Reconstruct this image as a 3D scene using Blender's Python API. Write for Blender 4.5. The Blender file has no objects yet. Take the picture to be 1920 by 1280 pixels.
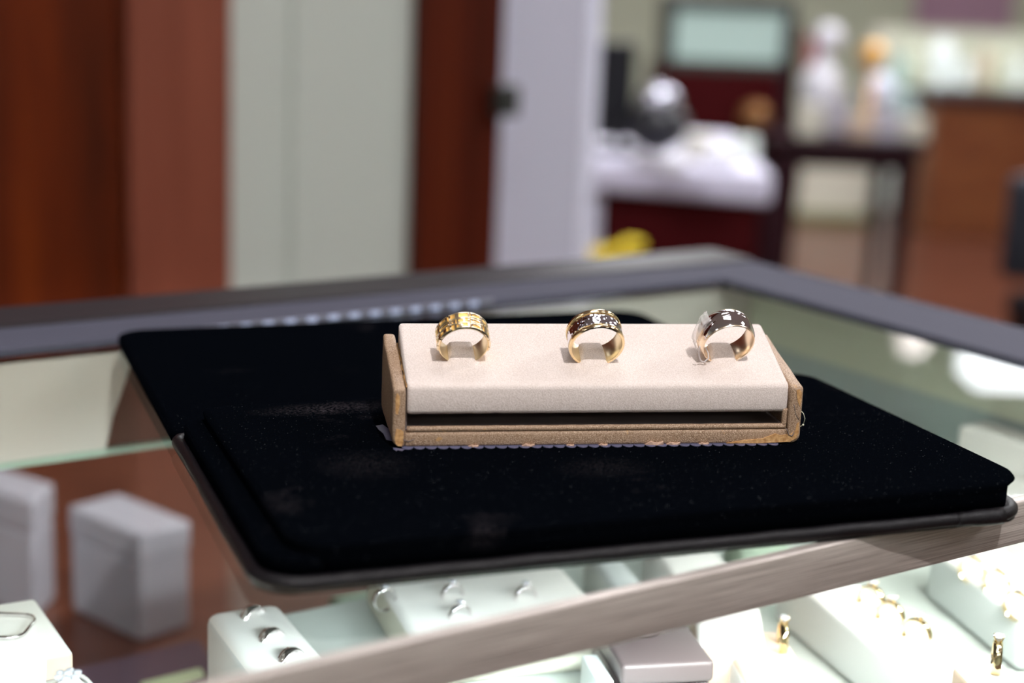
import bpy, bmesh, math, random
from mathutils import Vector, Matrix, noise
random.seed(7)
PI = math.pi
GZ = 1.0                       # height of the showcase glass above the floor
C = bpy.context.scene.collection

# ------------------------------------------------------------------ camera numbers
PITCH, ROLL, FPX, CAMH = 0.2298, 0.0403, 3017.0, 0.190
right = Vector((1, 0, 0)); fwd = Vector((0, math.cos(PITCH), -math.sin(PITCH))); up = right.cross(fwd)
A_ = right * math.cos(ROLL) + up * math.sin(ROLL)
B_ = -right * math.sin(ROLL) + up * math.cos(ROLL)
EYE = Vector((0, 0, GZ + CAMH))
def ray(u, v): return fwd + A_ * ((u - 960) / FPX) + B_ * ((640 - v) / FPX)
def pt(u, v, z):               # point of that view direction at height z above the glass (metres)
    d = ray(u, v); k = (GZ + z - EYE.z) / d.z
    return EYE + d * k
def at(u, v, Y):               # the same at a distance Y in front of the viewer
    d = ray(u, v); return EYE + d * (Y / d.y)

# ------------------------------------------------------------------ materials
def mat(name, col=(.5, .5, .5), rough=.5, metal=0., spec=.5, emit=None, estr=0., sheen=0., coat=0., trans=0., ior=1.45, alpha=1.):
    m = bpy.data.materials.new(name); m.use_nodes = True
    b = m.node_tree.nodes['Principled BSDF']
    b.inputs['Base Color'].default_value = (*col, 1); b.inputs['Roughness'].default_value = rough
    b.inputs['Metallic'].default_value = metal; b.inputs['Specular IOR Level'].default_value = spec
    b.inputs['IOR'].default_value = ior
    if emit: b.inputs['Emission Color'].default_value = (*emit, 1); b.inputs['Emission Strength'].default_value = estr
    if sheen: b.inputs['Sheen Weight'].default_value = sheen; b.inputs['Sheen Roughness'].default_value = .5
    if coat: b.inputs['Coat Weight'].default_value = coat; b.inputs['Coat Roughness'].default_value = .08
    if trans: b.inputs['Transmission Weight'].default_value = trans
    b.inputs['Alpha'].default_value = alpha
    return m
def nd(m, t, **kw):
    n = m.node_tree.nodes.new(t)
    for k, v in kw.items(): setattr(n, k, v)
    return n
def lk(m, a, b): m.node_tree.links.new(a, b)
def bsdf(m): return m.node_tree.nodes['Principled BSDF']
def coords(m, scale=(1, 1, 1), rot=(0, 0, 0)):
    tc = nd(m, 'ShaderNodeTexCoord'); mp = nd(m, 'ShaderNodeMapping')
    mp.inputs['Scale'].default_value = scale; mp.inputs['Rotation'].default_value = rot
    lk(m, tc.outputs['Object'], mp.inputs['Vector']); return mp.outputs['Vector']
def ramp(m, src, stops):
    r = nd(m, 'ShaderNodeValToRGB'); e = r.color_ramp.elements
    while len(e) < len(stops): e.new(.5)
    for i, (p, c) in enumerate(stops): e[i].position = p; e[i].color = (*c, 1)
    lk(m, src, r.inputs['Fac']); return r.outputs['Color']
def ntex(m, vec, scale, detail=3, rough=.5):
    n = nd(m, 'ShaderNodeTexNoise'); n.inputs['Scale'].default_value = scale; n.inputs['Detail'].default_value = detail
    n.inputs['Roughness'].default_value = rough; lk(m, vec, n.inputs['Vector']); return n.outputs['Fac']
def bump(m, h, strength=.3, dist=.0002, prev=None):
    b = nd(m, 'ShaderNodeBump'); b.inputs['Strength'].default_value = strength; b.inputs['Distance'].default_value = dist
    lk(m, h, b.inputs['Height'])
    if prev: lk(m, prev, b.inputs['Normal'])
    lk(m, b.outputs['Normal'], bsdf(m).inputs['Normal']); return b.outputs['Normal']
def mixc(m, f, a, b):
    x = nd(m, 'ShaderNodeMix', data_type='RGBA')
    if hasattr(f, 'links'): lk(m, f, x.inputs[0])
    else: x.inputs[0].default_value = f
    for i, v in ((6, a), (7, b)):
        if hasattr(v, 'links'): lk(m, v, x.inputs[i])
        else: x.inputs[i].default_value = (*v, 1)
    return x.outputs[2]

def wood(name, c1, c2, c3, scale=(6, 6, .7), rough=.3, coat=.3, nscale=3., spec=.5):
    m = mat(name, rough=rough, coat=coat, spec=spec); v = coords(m, scale)
    n = ntex(m, v, nscale, 6, .6)
    lk(m, ramp(m, n, [(.3, c1), (.5, c2), (.7, c3)]), bsdf(m).inputs['Base Color']); return m
M = {}
M['wood_door'] = wood('cherry wood veneer', (.06, .008, .0005), (.155, .020, .0008), (.29, .048, .003), scale=(9, 9, 1.0), rough=.5, nscale=1.2, coat=0, spec=.25)
M['wood_trim'] = wood('pinkish cherry wood', (.26, .062, .032), (.31, .080, .044), (.36, .095, .052), scale=(12, 12, .8), rough=.45, coat=.1)
M['wood_post'] = wood('dark cherry wood', (.055, .006, .001), (.10, .011, .002), (.15, .022, .004), scale=(14, 14, .5), rough=.5, coat=0, spec=.25)
M['wood_counter'] = wood('orange brown wood', (.12, .03, .009), (.17, .05, .015), (.21, .07, .02), scale=(3, 3, 5), rough=.4)
M['wood_case'] = wood('brown cabinet wood', (.085, .026, .014), (.125, .040, .022), (.155, .052, .03), rough=.4)
M['sage'] = mat('sage green paint', (.76, .82, .75), .6)
M['sage_far'] = mat('pale sage paint', (.80, .84, .66), .7)
M['lavender'] = mat('lavender white paint', (.80, .82, .98), .55)
M['plum'] = mat('burgundy lacquer', (.055, .004, .005), .6, spec=.08)
M['plum_dark'] = mat('dark plum wood', (.022, .004, .008), .45, spec=.3)
M['ceiling'] = mat('ceiling paint', (.84, .82, .84), .8)
M['white_top'] = mat('white laminate', (.70, .68, .82), .4)
M['black'] = mat('black plastic', (.008, .008, .012), .3)
M['chrome'] = mat('polished chrome', (.42, .42, .48), .25, 1)
M['cream'] = mat('cream board', (.62, .6, .5), .6)
M['olive'] = mat('olive cloth', (.16, .16, .07), .8)
M['teal_glass'] = mat('pale teal panel', (.35, .45, .42), .35, emit=(.55, .75, .68), estr=.15)
M['grey_dark'] = mat('charcoal frame', (.05, .055, .05), .4)
M['yellow'] = mat('yellow petals', (.75, .58, .02), .6)
M['mauve'] = mat('mauve fabric', (.62, .38, .52), .7)
M['red'] = mat('red card', (.42, .03, .06), .5)
M['goldball'] = mat('dull gold', (.75, .42, .12), .35, .6)
M['whitepl'] = mat('white display plaster', (.8, .8, .86), .5)
M['leaf'] = mat('green leaves', (.05, .09, .02), .6)

def floor_mat():
    m = mat('reddish plank flooring', rough=.28, coat=.15); v = coords(m, (1, 1, 1), (0, 0, .25))
    b = nd(m, 'ShaderNodeTexBrick'); lk(m, v, b.inputs['Vector']); b.inputs['Scale'].default_value = 1
    b.inputs['Brick Width'].default_value = 1.2; b.inputs['Row Height'].default_value = .11; b.inputs['Mortar Size'].default_value = .002
    b.inputs['Color1'].default_value = (.11, .034, .019, 1); b.inputs['Color2'].default_value = (.08, .025, .015, 1)
    b.inputs['Mortar'].default_value = (.03, .01, .006, 1)
    lk(m, b.outputs['Color'], bsdf(m).inputs['Base Color']); return m
M['floor'] = floor_mat()

def velvet_mat():
    m = mat('black velvet', (.0022, .0025, .0035), .95, spec=.0); v = coords(m)
    b = bsdf(m)
    b.inputs['Sheen Weight'].default_value = .004; b.inputs['Sheen Roughness'].default_value = .35; b.inputs['Sheen Tint'].default_value = (.35, .5, .9, 1)
    big = ntex(m, v, 22, 4, .6); fine = ntex(m, v, 900, 2, .5); sp = ntex(m, v, 1500, 1, .5)
    dust = ramp(m, big, [(.62, (0, 0, 0)), (.80, (1, 1, 1))])
    # two worn, dusty patches of the pile
    geo = nd(m, 'ShaderNodeTexCoord')
    tot = dust
    for (px, py, sx, sy) in ((.062, .149, .036, .010), (.055, .075, .02, .02), (.137, .052, .02, .014)):
        mp = nd(m, 'ShaderNodeMapping'); mp.inputs['Location'].default_value = (-px / sx, -py / sy, 0); mp.inputs['Scale'].default_value = (1 / sx, 1 / sy, 0)
        lk(m, geo.outputs['Object'], mp.inputs['Vector'])
        g = nd(m, 'ShaderNodeTexGradient', gradient_type='SPHERICAL'); lk(m, mp.outputs['Vector'], g.inputs['Vector'])
        mm = nd(m, 'ShaderNodeMath', operation='MULTIPLY'); lk(m, g.outputs['Fac'], mm.inputs[0]); mm.inputs[1].default_value = .9 if sx > .03 else .35
        ad = nd(m, 'ShaderNodeMath', operation='ADD'); lk(m, tot, ad.inputs[0]); lk(m, mm.outputs[0], ad.inputs[1]); tot = ad.outputs[0]
    mul = nd(m, 'ShaderNodeMath', operation='MULTIPLY'); lk(m, tot, mul.inputs[0]); lk(m, ramp(m, fine, [(.42, (0, 0, 0)), (.62, (1, 1, 1))]), mul.inputs[1])
    c1 = mixc(m, mul.outputs[0], (.0010, .0014, .0023), (.026, .022, .025))
    c2 = mixc(m, ramp(m, sp, [(.745, (0, 0, 0)), (.77, (1, 1, 1))]), c1, (.07, .075, .08))
    lk(m, c2, b.inputs['Base Color'])
    bump(m, fine, .5, .0003); return m
M['velvet'] = velvet_mat()

def suede_mat(name, c1, c2, dist=.00035):
    m = mat(name, c1, .95, spec=.1, sheen=.15); v = coords(m)
    n = ntex(m, v, 2600, 1, .5); n2 = ntex(m, v, 90, 2, .5)
    c = mixc(m, ramp(m, n, [(.36, (0, 0, 0)), (.64, (1, 1, 1))]), c1, c2)
    c = mixc(m, ramp(m, n2, [(.3, (.0, .0, .0)), (.8, (.10, .10, .10))]), c, (c1[0] * .85, c1[1] * .83, c1[2] * .8))
    lk(m, c, bsdf(m).inputs['Base Color']); bump(m, n, .5, dist); return m
M['suede'] = suede_mat('beige suede', (.58, .495, .45), (.71, .625, .585))
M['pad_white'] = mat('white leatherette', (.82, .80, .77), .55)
M['pad_side'] = mat('bluish pads and shaded pad sides', (.55, .58, .58), .55)  # bluish side tone from the case light put into colour; bluish pads use it

def leather_mat(name, dark, mid, light, worn=None, scale=750):
    m = mat(name, mid, .5, spec=.4); v = coords(m)
    vo = nd(m, 'ShaderNodeTexVoronoi', feature='DISTANCE_TO_EDGE'); vo.inputs['Scale'].default_value = scale
    wn = nd(m, 'ShaderNodeTexNoise'); wn.inputs['Scale'].default_value = 500; lk(m, v, wn.inputs['Vector'])
    mv = nd(m, 'ShaderNodeMix', data_type='VECTOR'); mv.inputs[0].default_value = .0016
    lk(m, v, mv.inputs[4]); lk(m, wn.outputs['Color'], mv.inputs[5]); lk(m, mv.outputs[1], vo.inputs['Vector'])
    big = ntex(m, v, 60, 3)
    c = ramp(m, vo.outputs['Distance'], [(0, dark), (.12, mid), (.45, light)])
    c = mixc(m, ramp(m, big, [(.35, (0, 0, 0)), (.75, (.5, .5, .5))]), c, mid)
    if worn:
        wn2 = ntex(m, v, 95, 5, .65)
        c = mixc(m, ramp(m, wn2, [(.66, (0, 0, 0)), (.69, (1, 1, 1))]), c, worn)
    lk(m, c, bsdf(m).inputs['Base Color'])
    bump(m, vo.outputs['Distance'], .6, .0003); return m
M['leatherette'] = leather_mat('tan pebbled leatherette', (.13, .07, .035), (.38, .255, .165), (.62, .47, .35), worn=(.46, .27, .12), scale=1650)
M['worn'] = mat('bare worn board', (.56, .33, .135), .75)
def worn_mat():
    m = M['worn']; v = coords(m); n = ntex(m, v, 700, 3)
    lk(m, ramp(m, n, [(.35, (.40, .20, .07)), (.65, (.62, .37, .16))]), bsdf(m).inputs['Base Color']); bump(m, n, .6, .0003)
worn_mat()
M['cavity'] = mat('dark brown lining', (.17, .135, .125), .8, spec=.3)
M['glue'] = mat('dried glue and frayed edge', (.28, .15, .05), .5)
M['liner'] = mat('scalloped plastic liner', (.11, .11, .18), .35)
M['thread'] = mat('loose thread', (.55, .55, .42), .6)
M['piping'] = leather_mat('charcoal leather piping', (.003, .002, .003), (.006, .005, .0065), (.010, .008, .010), scale=1500)
M['piping'].node_tree.nodes['Principled BSDF'].inputs['Specular IOR Level'].default_value = .3
M['piping'].node_tree.nodes['Principled BSDF'].inputs['Roughness'].default_value = .42

def brushed(name, c1, c2, rough, metal, rotz, aniso=True):
    m = mat(name, c1, rough, metal); v = coords(m, (22, 2300, 2300), (0, 0, 0))
    n = ntex(m, v, 1.0, 4, .65); v2 = coords(m, (30, 4000, 4000)); n2 = ntex(m, v2, 1., 2, .6)
    lk(m, mixc(m, ramp(m, n, [(.38, (0, 0, 0)), (.64, (1, 1, 1))]), c1, c2), bsdf(m).inputs['Base Color'])
    bump(m, n2, .25, .0001); return m
M['frame'] = brushed('brushed bronze metal', (.33, .28, .25), (.68, .62, .57), .42, .4, 0)
M['rail'] = mat('grey anodised rail', (.075, .075, .10), .6, .0, spec=.02)
M['rail_dark'] = mat('dark glossy track', (.03, .026, .029), .4, .0, spec=.08)
M['edge_glass'] = mat('green glass edge', (.45, .6, .5), .25)
M['header'] = mat('off white interior board', (.68, .63, .58), .6)
M['pale_end'] = mat('pale green end board', (.70, .76, .60), .6)
M['side_in'] = mat('grey green interior board', (.38, .50, .50), .5)
M['deck'] = wood('taupe case floor', (.28, .17, .12), (.38, .27, .20), (.48, .37, .29), scale=(5, 5, 5), rough=.5, coat=0)
M['deck_cloth'] = mat('pale grey riser cloth', (.50, .53, .50), .8)
M['riser_green'] = mat('sage riser cloth', (.34, .42, .33), .8)
M['pale_green'] = mat('pale green card stock', (.62, .68, .42), .6)
M['purple'] = mat('plum riser cloth', (.10, .055, .085), .7)
M['taupe_box'] = mat('taupe leatherette box', (.085, .066, .068), .45)
M['box_grey'] = mat('pale box card', (.46, .44, .50), .6)
M['brown_suede'] = mat('brown suede bust', (.12, .065, .05), .85)
M['tan'] = mat('tan suede', (.55, .42, .33), .8)

def metal_mat(name, col, rough=.07, bumpy=0, bs=700, bd=.0002):
    m = mat(name, col, rough, 1.)
    if bumpy:
        v = coords(m); vo = nd(m, 'ShaderNodeTexVoronoi', feature='SMOOTH_F1'); vo.inputs['Scale'].default_value = bs; lk(m, v, vo.inputs['Vector'])
        bump(m, vo.outputs['Distance'], bumpy, bd)
    return m
M['gold'] = metal_mat('polished yellow gold', (.97, .76, .45), .09)
M['gold_in'] = metal_mat('yellow gold inside', (.98, .83, .55), .3)
M['rose_in'] = metal_mat('rose gold', (.98, .80, .60), .26)
M['gold_frame'] = metal_mat('bright cast gold', (1., .86, .62), .2, .25, 500, .0004)
M['gold_matte'] = metal_mat('satin orange gold', (.98, .66, .24), .5)
M['silver'] = metal_mat('polished white gold', (.84, .80, .81), .06)
M['hammered'] = metal_mat('hammered white gold', (.84, .83, .90), .09, .8, 650, .0005)
M['gem'] = mat('cut clear gem', (.9, .92, 1), .02, trans=.6, ior=2.2)
M['clear'] = mat('clear plastic film', (.95, .92, .9), .18, alpha=.28)
M['tag'] = mat('white paper tag', (.72, .68, .72), .6)
M['ink'] = mat('grey printed ink', (.25, .24, .3), .6)
M['led'] = mat('blue white diode', (.4, .45, .6), .4, emit=(.45, .55, 1.0), estr=.06)
M['led_base'] = mat('grey diode strip', (.16, .16, .2), .5)

def pane_mat():
    m = bpy.data.materials.new('clear showcase glass'); m.use_nodes = True; nt = m.node_tree; nt.nodes.clear()
    o = nd(m, 'ShaderNodeOutputMaterial'); t = nd(m, 'ShaderNodeBsdfTransparent'); t.inputs[0].default_value = (.95, .985, .965, 1)
    g = nd(m, 'ShaderNodeBsdfGlossy'); g.inputs['Roughness'].default_value = .004
    f = nd(m, 'ShaderNodeFresnel'); f.inputs['IOR'].default_value = 1.62
    geo = nd(m, 'ShaderNodeNewGeometry'); inv = nd(m, 'ShaderNodeMath', operation='SUBTRACT'); inv.inputs[0].default_value = 1
    lk(m, geo.outputs['Backfacing'], inv.inputs[1]); mu = nd(m, 'ShaderNodeMath', operation='MULTIPLY')
    lk(m, f.outputs[0], mu.inputs[0]); lk(m, inv.outputs[0], mu.inputs[1])
    mx = nd(m, 'ShaderNodeMixShader'); lk(m, mu.outputs[0], mx.inputs[0]); lk(m, t.outputs[0], mx.inputs[1]); lk(m, g.outputs[0], mx.inputs[2])
    lk(m, mx.outputs[0], o.inputs['Surface']); return m
M['pane'] = pane_mat()

# ------------------------------------------------------------------ object helpers
def link_mesh(name, me, m=None, parent=None, smooth=False):
    o = bpy.data.objects.new(name, me); C.objects.link(o)
    if m:
        for x in (m if isinstance(m, (list, tuple)) else [m]): me.materials.append(x)
    if smooth:
        for p in me.polygons: p.use_smooth = True
    if parent: o.parent = parent
    return o
def from_bm(name, bm, m=None, parent=None, smooth=False):
    bmesh.ops.recalc_face_normals(bm, faces=bm.faces)
    me = bpy.data.meshes.new(name); bm.to_mesh(me); bm.free(); return link_mesh(name, me, m, parent, smooth)
def tag(o, label=None, cat=None, group=None, kind=None):
    if label: o['label'] = label
    if cat: o['category'] = cat
    if group: o['group'] = group
    if kind: o['kind'] = kind
    return o
def thing(name, label, cat, loc=(0, 0, 0), rotz=0., group=None, rot=None):
    o = bpy.data.objects.new(name, None); C.objects.link(o); o.empty_display_size = .01
    o.location = loc; o.rotation_euler = rot if rot else (0, 0, rotz); return tag(o, label, cat, group)
def copy_tree(o, parent=None):
    c = o.copy(); C.objects.link(c)
    if parent: c.parent = parent
    for ch in o.children: copy_tree(ch, c)
    return c
def bm_box(bm, x0, x1, y0, y1, z0, z1, bev=0., seg=2, mi=0):
    r = bmesh.ops.create_cube(bm, size=1); vs = r['verts']
    for v in vs: v.co = Vector(((x0 + x1) / 2 + v.co.x * (x1 - x0), (y0 + y1) / 2 + v.co.y * (y1 - y0), (z0 + z1) / 2 + v.co.z * (z1 - z0)))
    fs = {f for v in vs for f in v.link_faces}
    for f in fs: f.material_index = mi
    if bev:
        es = {e for v in vs for e in v.link_edges}
        bmesh.ops.bevel(bm, geom=list(es), offset=bev, segments=seg, profile=.5, affect='EDGES')
def box(name, x0, x1, y0, y1, z0, z1, m, parent=None, bev=0., seg=2, smooth=False):
    bm = bmesh.new(); bm_box(bm, x0, x1, y0, y1, z0, z1, bev, seg); return from_bm(name, bm, m, parent, smooth)
def prism_bm(bm, poly, z0, z1, bev=0., seg=2, mi=0):
    a = [bm.verts.new((p[0], p[1], z0)) for p in poly]; b = [bm.verts.new((p[0], p[1], z1)) for p in poly]
    n = len(poly); fs = [bm.faces.new(a[::-1]), bm.faces.new(b)]
    for i in range(n): fs.append(bm.faces.new((a[i], a[(i + 1) % n], b[(i + 1) % n], b[i])))
    for f in fs: f.material_index = mi
    if bev:
        es = {e for f in fs for e in f.edges}
        bmesh.ops.bevel(bm, geom=list(es), offset=bev, segments=seg, profile=.5, affect='EDGES')
def prism(name, poly, z0, z1, m, parent=None, bev=0., seg=2, smooth=False):
    bm = bmesh.new(); prism_bm(bm, poly, z0, z1, bev, seg); return from_bm(name, bm, m, parent, smooth)
def tube_bm(bm, pts, r, n=10, closed=False):
    pts = [Vector(p) for p in pts]; rings = []; N = len(pts)
    for i, p in enumerate(pts):
        a = pts[(i - 1) % N] if (closed or i > 0) else p; b = pts[(i + 1) % N] if (closed or i < N - 1) else p
        t = (b - a).normalized(); ref = Vector((0, 0, 1)) if abs(t.z) < .95 else Vector((1, 0, 0))
        x = t.cross(ref).normalized(); y = x.cross(t)
        rr = r(i) if callable(r) else r
        rings.append([bm.verts.new(p + x * math.cos(2 * PI * k / n) * rr + y * math.sin(2 * PI * k / n) * rr) for k in range(n)])
    for i in range(N if closed else N - 1):
        q, w = rings[i], rings[(i + 1) % N]
        for k in range(n): bm.faces.new((q[k], q[(k + 1) % n], w[(k + 1) % n], w[k]))
    if not closed: bm.faces.new(rings[0][::-1]); bm.faces.new(rings[-1])
def tube(name, pts, r, m, parent=None, n=10, closed=False):
    bm = bmesh.new(); tube_bm(bm, pts, r, n, closed); return from_bm(name, bm, m, parent, True)
def rrect(x0, x1, y0, y1, r, n=8):
    if not isinstance(r, (list, tuple)): r = [r] * 4           # order: front-left, front-right, back-right, back-left
    out = []
    for (cx, cy, rr, a0) in ((x0 + r[0], y0 + r[0], r[0], PI), (x1 - r[1], y0 + r[1], r[1], 1.5 * PI), (x1 - r[2], y1 - r[2], r[2], 0), (x0 + r[3], y1 - r[3], r[3], .5 * PI)):
        for k in range(n + 1):
            a = a0 + k / n * PI / 2; out.append((cx + rr * math.cos(a), cy + rr * math.sin(a)))
    return out
def loft(name, loops, m, parent=None, smooth=True):
    bm = bmesh.new(); R = [[bm.verts.new(p) for p in L] for L in loops]; n = len(loops[0])
    for a, b in zip(R, R[1:]):
        for k in range(n): bm.faces.new((a[k], a[(k + 1) % n], b[(k + 1) % n], b[k]))
    bm.faces.new(R[0][::-1]); bm.faces.new(R[-1]); return from_bm(name, bm, m, parent, smooth)
def lathe_bm(bm, prof, n=24, cap=True):
    R = []
    for r, z in prof:
        R.append([bm.verts.new((r * math.cos(2 * PI * k / n), r * math.sin(2 * PI * k / n), z)) for k in range(n)])
    for a, b in zip(R, R[1:]):
        for k in range(n): bm.faces.new((a[k], a[(k + 1) % n], b[(k + 1) % n], b[k]))
    if cap: bm.faces.new(R[0][::-1]); bm.faces.new(R[-1])
def lathe(name, prof, m, parent=None, n=24):
    bm = bmesh.new(); lathe_bm(bm, prof, n); return from_bm(name, bm, m, parent, True)
def ball(name, c, r, m, parent=None, sz=1., n=20):
    bm = bmesh.new(); bmesh.ops.create_uvsphere(bm, u_segments=n, v_segments=n // 2 + 2, radius=r)
    for v in bm.verts: v.co = Vector((v.co.x, v.co.y, v.co.z * sz)) + Vector(c)
    return from_bm(name, bm, m, parent, True)
def autosmooth(o, ang=40):
    me = o.data
    for p in me.polygons: p.use_smooth = True
    bm = bmesh.new(); bm.from_mesh(me)
    for e in bm.edges:
        if len(e.link_faces) == 2 and e.calc_face_angle(0) > math.radians(ang): e.smooth = False
    bm.to_mesh(me); bm.free(); return o

# ================================================================== SHOWCASE
CC = Vector((.1352, 1.1047, GZ)); CA = .6008
e1 = Vector((math.cos(CA), math.sin(CA), 0)); e2 = Vector((-math.sin(CA), math.cos(CA), 0))
def cl(p): d = Vector(p) - CC; return (d.dot(e1), d.dot(e2))      # world -> showcase plan coordinates
S0, TN = -1.55, -.466
case = thing('glass_showcase', 'long glass topped jewellery showcase with a brushed bronze metal edge under the black tray', 'display case', CC, CA)
# local x = s, y = t, z relative to glass
fz0 = -.0170
# front frame: an angle of metal: tall face and a narrow lip on top
bm = bmesh.new()
bm_box(bm, S0, .002, TN - .0005, TN + .0045, fz0, .0004, .0009, 3)
bm_box(bm, S0, .0, TN + .0042, TN + .0052, fz0, -.0008)
o = from_bm('front_edge_frame', bm, M['frame'], case); autosmooth(o, 50)
# far rail (operator side) two strips
box('rear_track', S0, .004, -.041, .003, -.003, .0035, M['rail_dark'], case, .0015)
box('rear_rail', S0, .002, -.082, -.0412, -.003, .0022, M['rail'], case, .0012)
box('side_rail', -.062, .003, TN, -.0822, -.003, .0024, M['rail'], case, .0012)
box('glass_top', S0 + .003, -.0625, TN + .0052, -.0825, -.0062, -.0002, M['pane'], case)
box('front_glass', S0 + .003, -.01, TN + .0002, TN + .0042, -.30, fz0 - .0002, M['pane'], case)
hb = [(S0 + .003, -.0065), (-.4480, -.0065), (-.4530, -.022), (-.4600, -.040), (-.4640, -.056), (S0 + .003, -.056)]
bm = bmesh.new(); a = [bm.verts.new((x, -.079, z)) for x, z in hb]; b = [bm.verts.new((x, -.070, z)) for x, z in hb]
bm.faces.new(a); bm.faces.new(b[::-1])
for i in range(6): bm.faces.new((a[i], a[(i + 1) % 6], b[(i + 1) % 6], b[i]))
from_bm('header_board', bm, M['header'], case)
box('brown_insert', -.466, -.396, -.0765, -.0705, -.0559, -.0065, M['brown_suede'], case)
box('header_board', -.395, -.031, -.079, -.070, -.056, -.0065, M['header'], case)
box('header_edge', S0 + .003, -.02, -.0800, -.0695, -.0590, -.0562, M['edge_glass'], case)
box('end_board', -.030, -.020, TN + .006, -.0705, -.30, -.0065, M['side_in'], case)
box('end_header', -.0335, -.0305, TN + .006, -.0800, -.040, -.0065, M['pale_end'], case)
box('case_floor', S0 + .003, -.0305, TN + .006, -.05, -.222, -.212, M['deck'], case)
box('case_cabinet', S0, 0, TN, -.03, -GZ + .08, -.31, M['wood_case'], case, .003)
box('plinth', S0 + .03, -.03, TN + .04, -.06, -GZ, -GZ + .08, M['plum_dark'], case)
box('corner_post', -.02, 0, -.0295, -.005, -GZ, -.0033, M['wood_case'], case)
box('left_end_board', S0, S0 + .003, TN, -.03, -.3095, -.0065, M['side_in'], case)

# risers standing in the showcase
def caseloc(s, t, z=0): return CC + e1 * s + e2 * t + Vector((0, 0, z))
r_ = thing('display_riser', 'pale grey cloth covered riser carrying the white ring pads on the right', 'riser', caseloc(0, 0, -.2119), CA)
box('riser_body', -.432, -.045, TN + .012, -.19, 0, .0995, M['deck_cloth'], r_, .003)
r2 = thing('display_riser', 'low sage green riser in the rear of the showcase at the right', 'riser', caseloc(0, 0, -.2119), CA)
box('riser_body', -.34, -.065, -.185, -.085, 0, .055, M['riser_green'], r2, .003)
def slab(name, label, cat, px, z, h, m, bev=.002):
    P = [pt(u, v, z) for u, v in px]; b = P[0]; t = prism(name, [(p.x - b.x, p.y - b.y) for p in P], 0, h, m, None, bev); t.location = (b.x, b.y, GZ + z - h); return tag(t, label, cat)
slab('display_riser', 'plum coloured cloth strip on the showcase floor left of the tall white block', 'riser', [(95, 1262), (372, 1196), (420, 1262), (215, 1320)], -.186, .0259, M['purple'])
slab('display_card', 'thin pale green card on the plum strip beside the tall white block', 'card', [(262, 1278), (376, 1250), (384, 1262), (275, 1300)], -.1825, .0033, M['pale_green'], .0008)

def bar(name, label, cat, pa, pb, w, ztop, h, m, group=None, eb=0., ef=0., bev=.004, side=None, sgn=1, part='pad'):
    """long block: its right top edge runs from pa (rear) to pb (front); width w to the left"""
    pa, pb = Vector(pa), Vector(pb); d = (pb - pa); d.z = 0; L = d.length; d.normalize()
    n = Vector((-d.y, d.x, 0)) * sgn          # to the right of travel is -n
    ang = math.atan2(d.y, d.x)
    t = thing(name, label, cat, (pa.x, pa.y, GZ + ztop - h), ang, group)
    y0, y1 = (-w, 0) if sgn < 0 else (0, w)
    bm = bmesh.new(); bm_box(bm, -eb, L + ef, y0, y1, 0, h, bev, 3)
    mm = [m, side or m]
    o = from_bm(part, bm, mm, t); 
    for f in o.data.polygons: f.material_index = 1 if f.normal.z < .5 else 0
    autosmooth(o, 50)
    return t, d, n

# small rings used inside the showcase
def make_ring(name, label, R=.0095, w=.0045, metal='gold', gem=True):
    t = thing(name, label, 'ring')
    bm = bmesh.new(); n = 32; rows = []
    prof = [(R - .0012, -w / 2), (R - .0002, -w / 2), (R + .0003, 0), (R - .0002, w / 2), (R - .0012, w / 2)]
    for k in range(n):
        a = 2 * PI * k / n; rows.append([bm.verts.new((r * math.cos(a), y, r * math.sin(a))) for r, y in prof])
    for k in range(n):
        a, b = rows[k], rows[(k + 1) % n]
        for j in range(5): bm.faces.new((a[j], a[(j + 1) % 5], b[(j + 1) % 5], b[j]))
    from_bm('band', bm, M[metal], t, True)
    if gem:
        bm = bmesh.new(); lathe_bm(bm, [(.0004, R - .0005), (.003, R + .0022), (.0031, R + .0026), (.0018, R + .0036)], 8)
        gm_ = from_bm('gem', bm, M['gem'], t)
        bm = bmesh.new()
        for k in range(4):
            a = PI / 4 + k * PI / 2; tube_bm(bm, [(.001 * math.cos(a), .001 * math.sin(a), R - .001), (.0032 * math.cos(a), .0032 * math.sin(a), R + .003)], .0005, 6)
        from_bm('prongs', bm, M[metal], gm_, True)
    return t
gold_proto = make_ring('gemstone_ring', 'x'); silver_proto = make_ring('gemstone_ring', 'x', metal='silver'); silver_plain = make_ring('plain_ring', 'x', w=.006, metal='silver', gem=False)
used = set()
def put_ring(u, v, z, label, group, rotz, proto=None, tilt=0., sc=1., sink=.45):
    proto = proto or gold_proto
    o = proto if proto.name not in used else copy_tree(proto)
    used.add(proto.name)
    p = pt(u, v, z); o.location = (p.x, p.y, p.z + .0095 * sink * sc); o.rotation_euler = (tilt, 0, rotz); o.scale = (sc, sc, sc)
    tag(o, label, 'ring', group); return o

# P1 / P2 : two long white pads running to the lower right
d1a, d1b = pt(1628, 1103, -.085), pt(1806, 1233, -.085)
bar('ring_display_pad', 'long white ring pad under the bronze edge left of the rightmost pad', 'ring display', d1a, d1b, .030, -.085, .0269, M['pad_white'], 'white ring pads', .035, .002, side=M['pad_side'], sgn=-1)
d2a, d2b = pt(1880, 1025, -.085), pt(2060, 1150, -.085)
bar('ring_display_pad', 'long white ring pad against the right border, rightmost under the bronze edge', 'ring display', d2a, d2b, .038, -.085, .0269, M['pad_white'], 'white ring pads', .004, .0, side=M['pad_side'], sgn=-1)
for i, (u, v) in enumerate(((1632, 1136), (1668, 1166), (1718, 1200))):
    put_ring(u, v, -.085, ['gold ring rearmost on the middle white pad', 'gold ring in the centre of the middle white pad', 'gold ring frontmost on the middle white pad'][i], 'gold rings on the middle white pad', CA + PI / 2 + .2, sc=.72)
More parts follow.
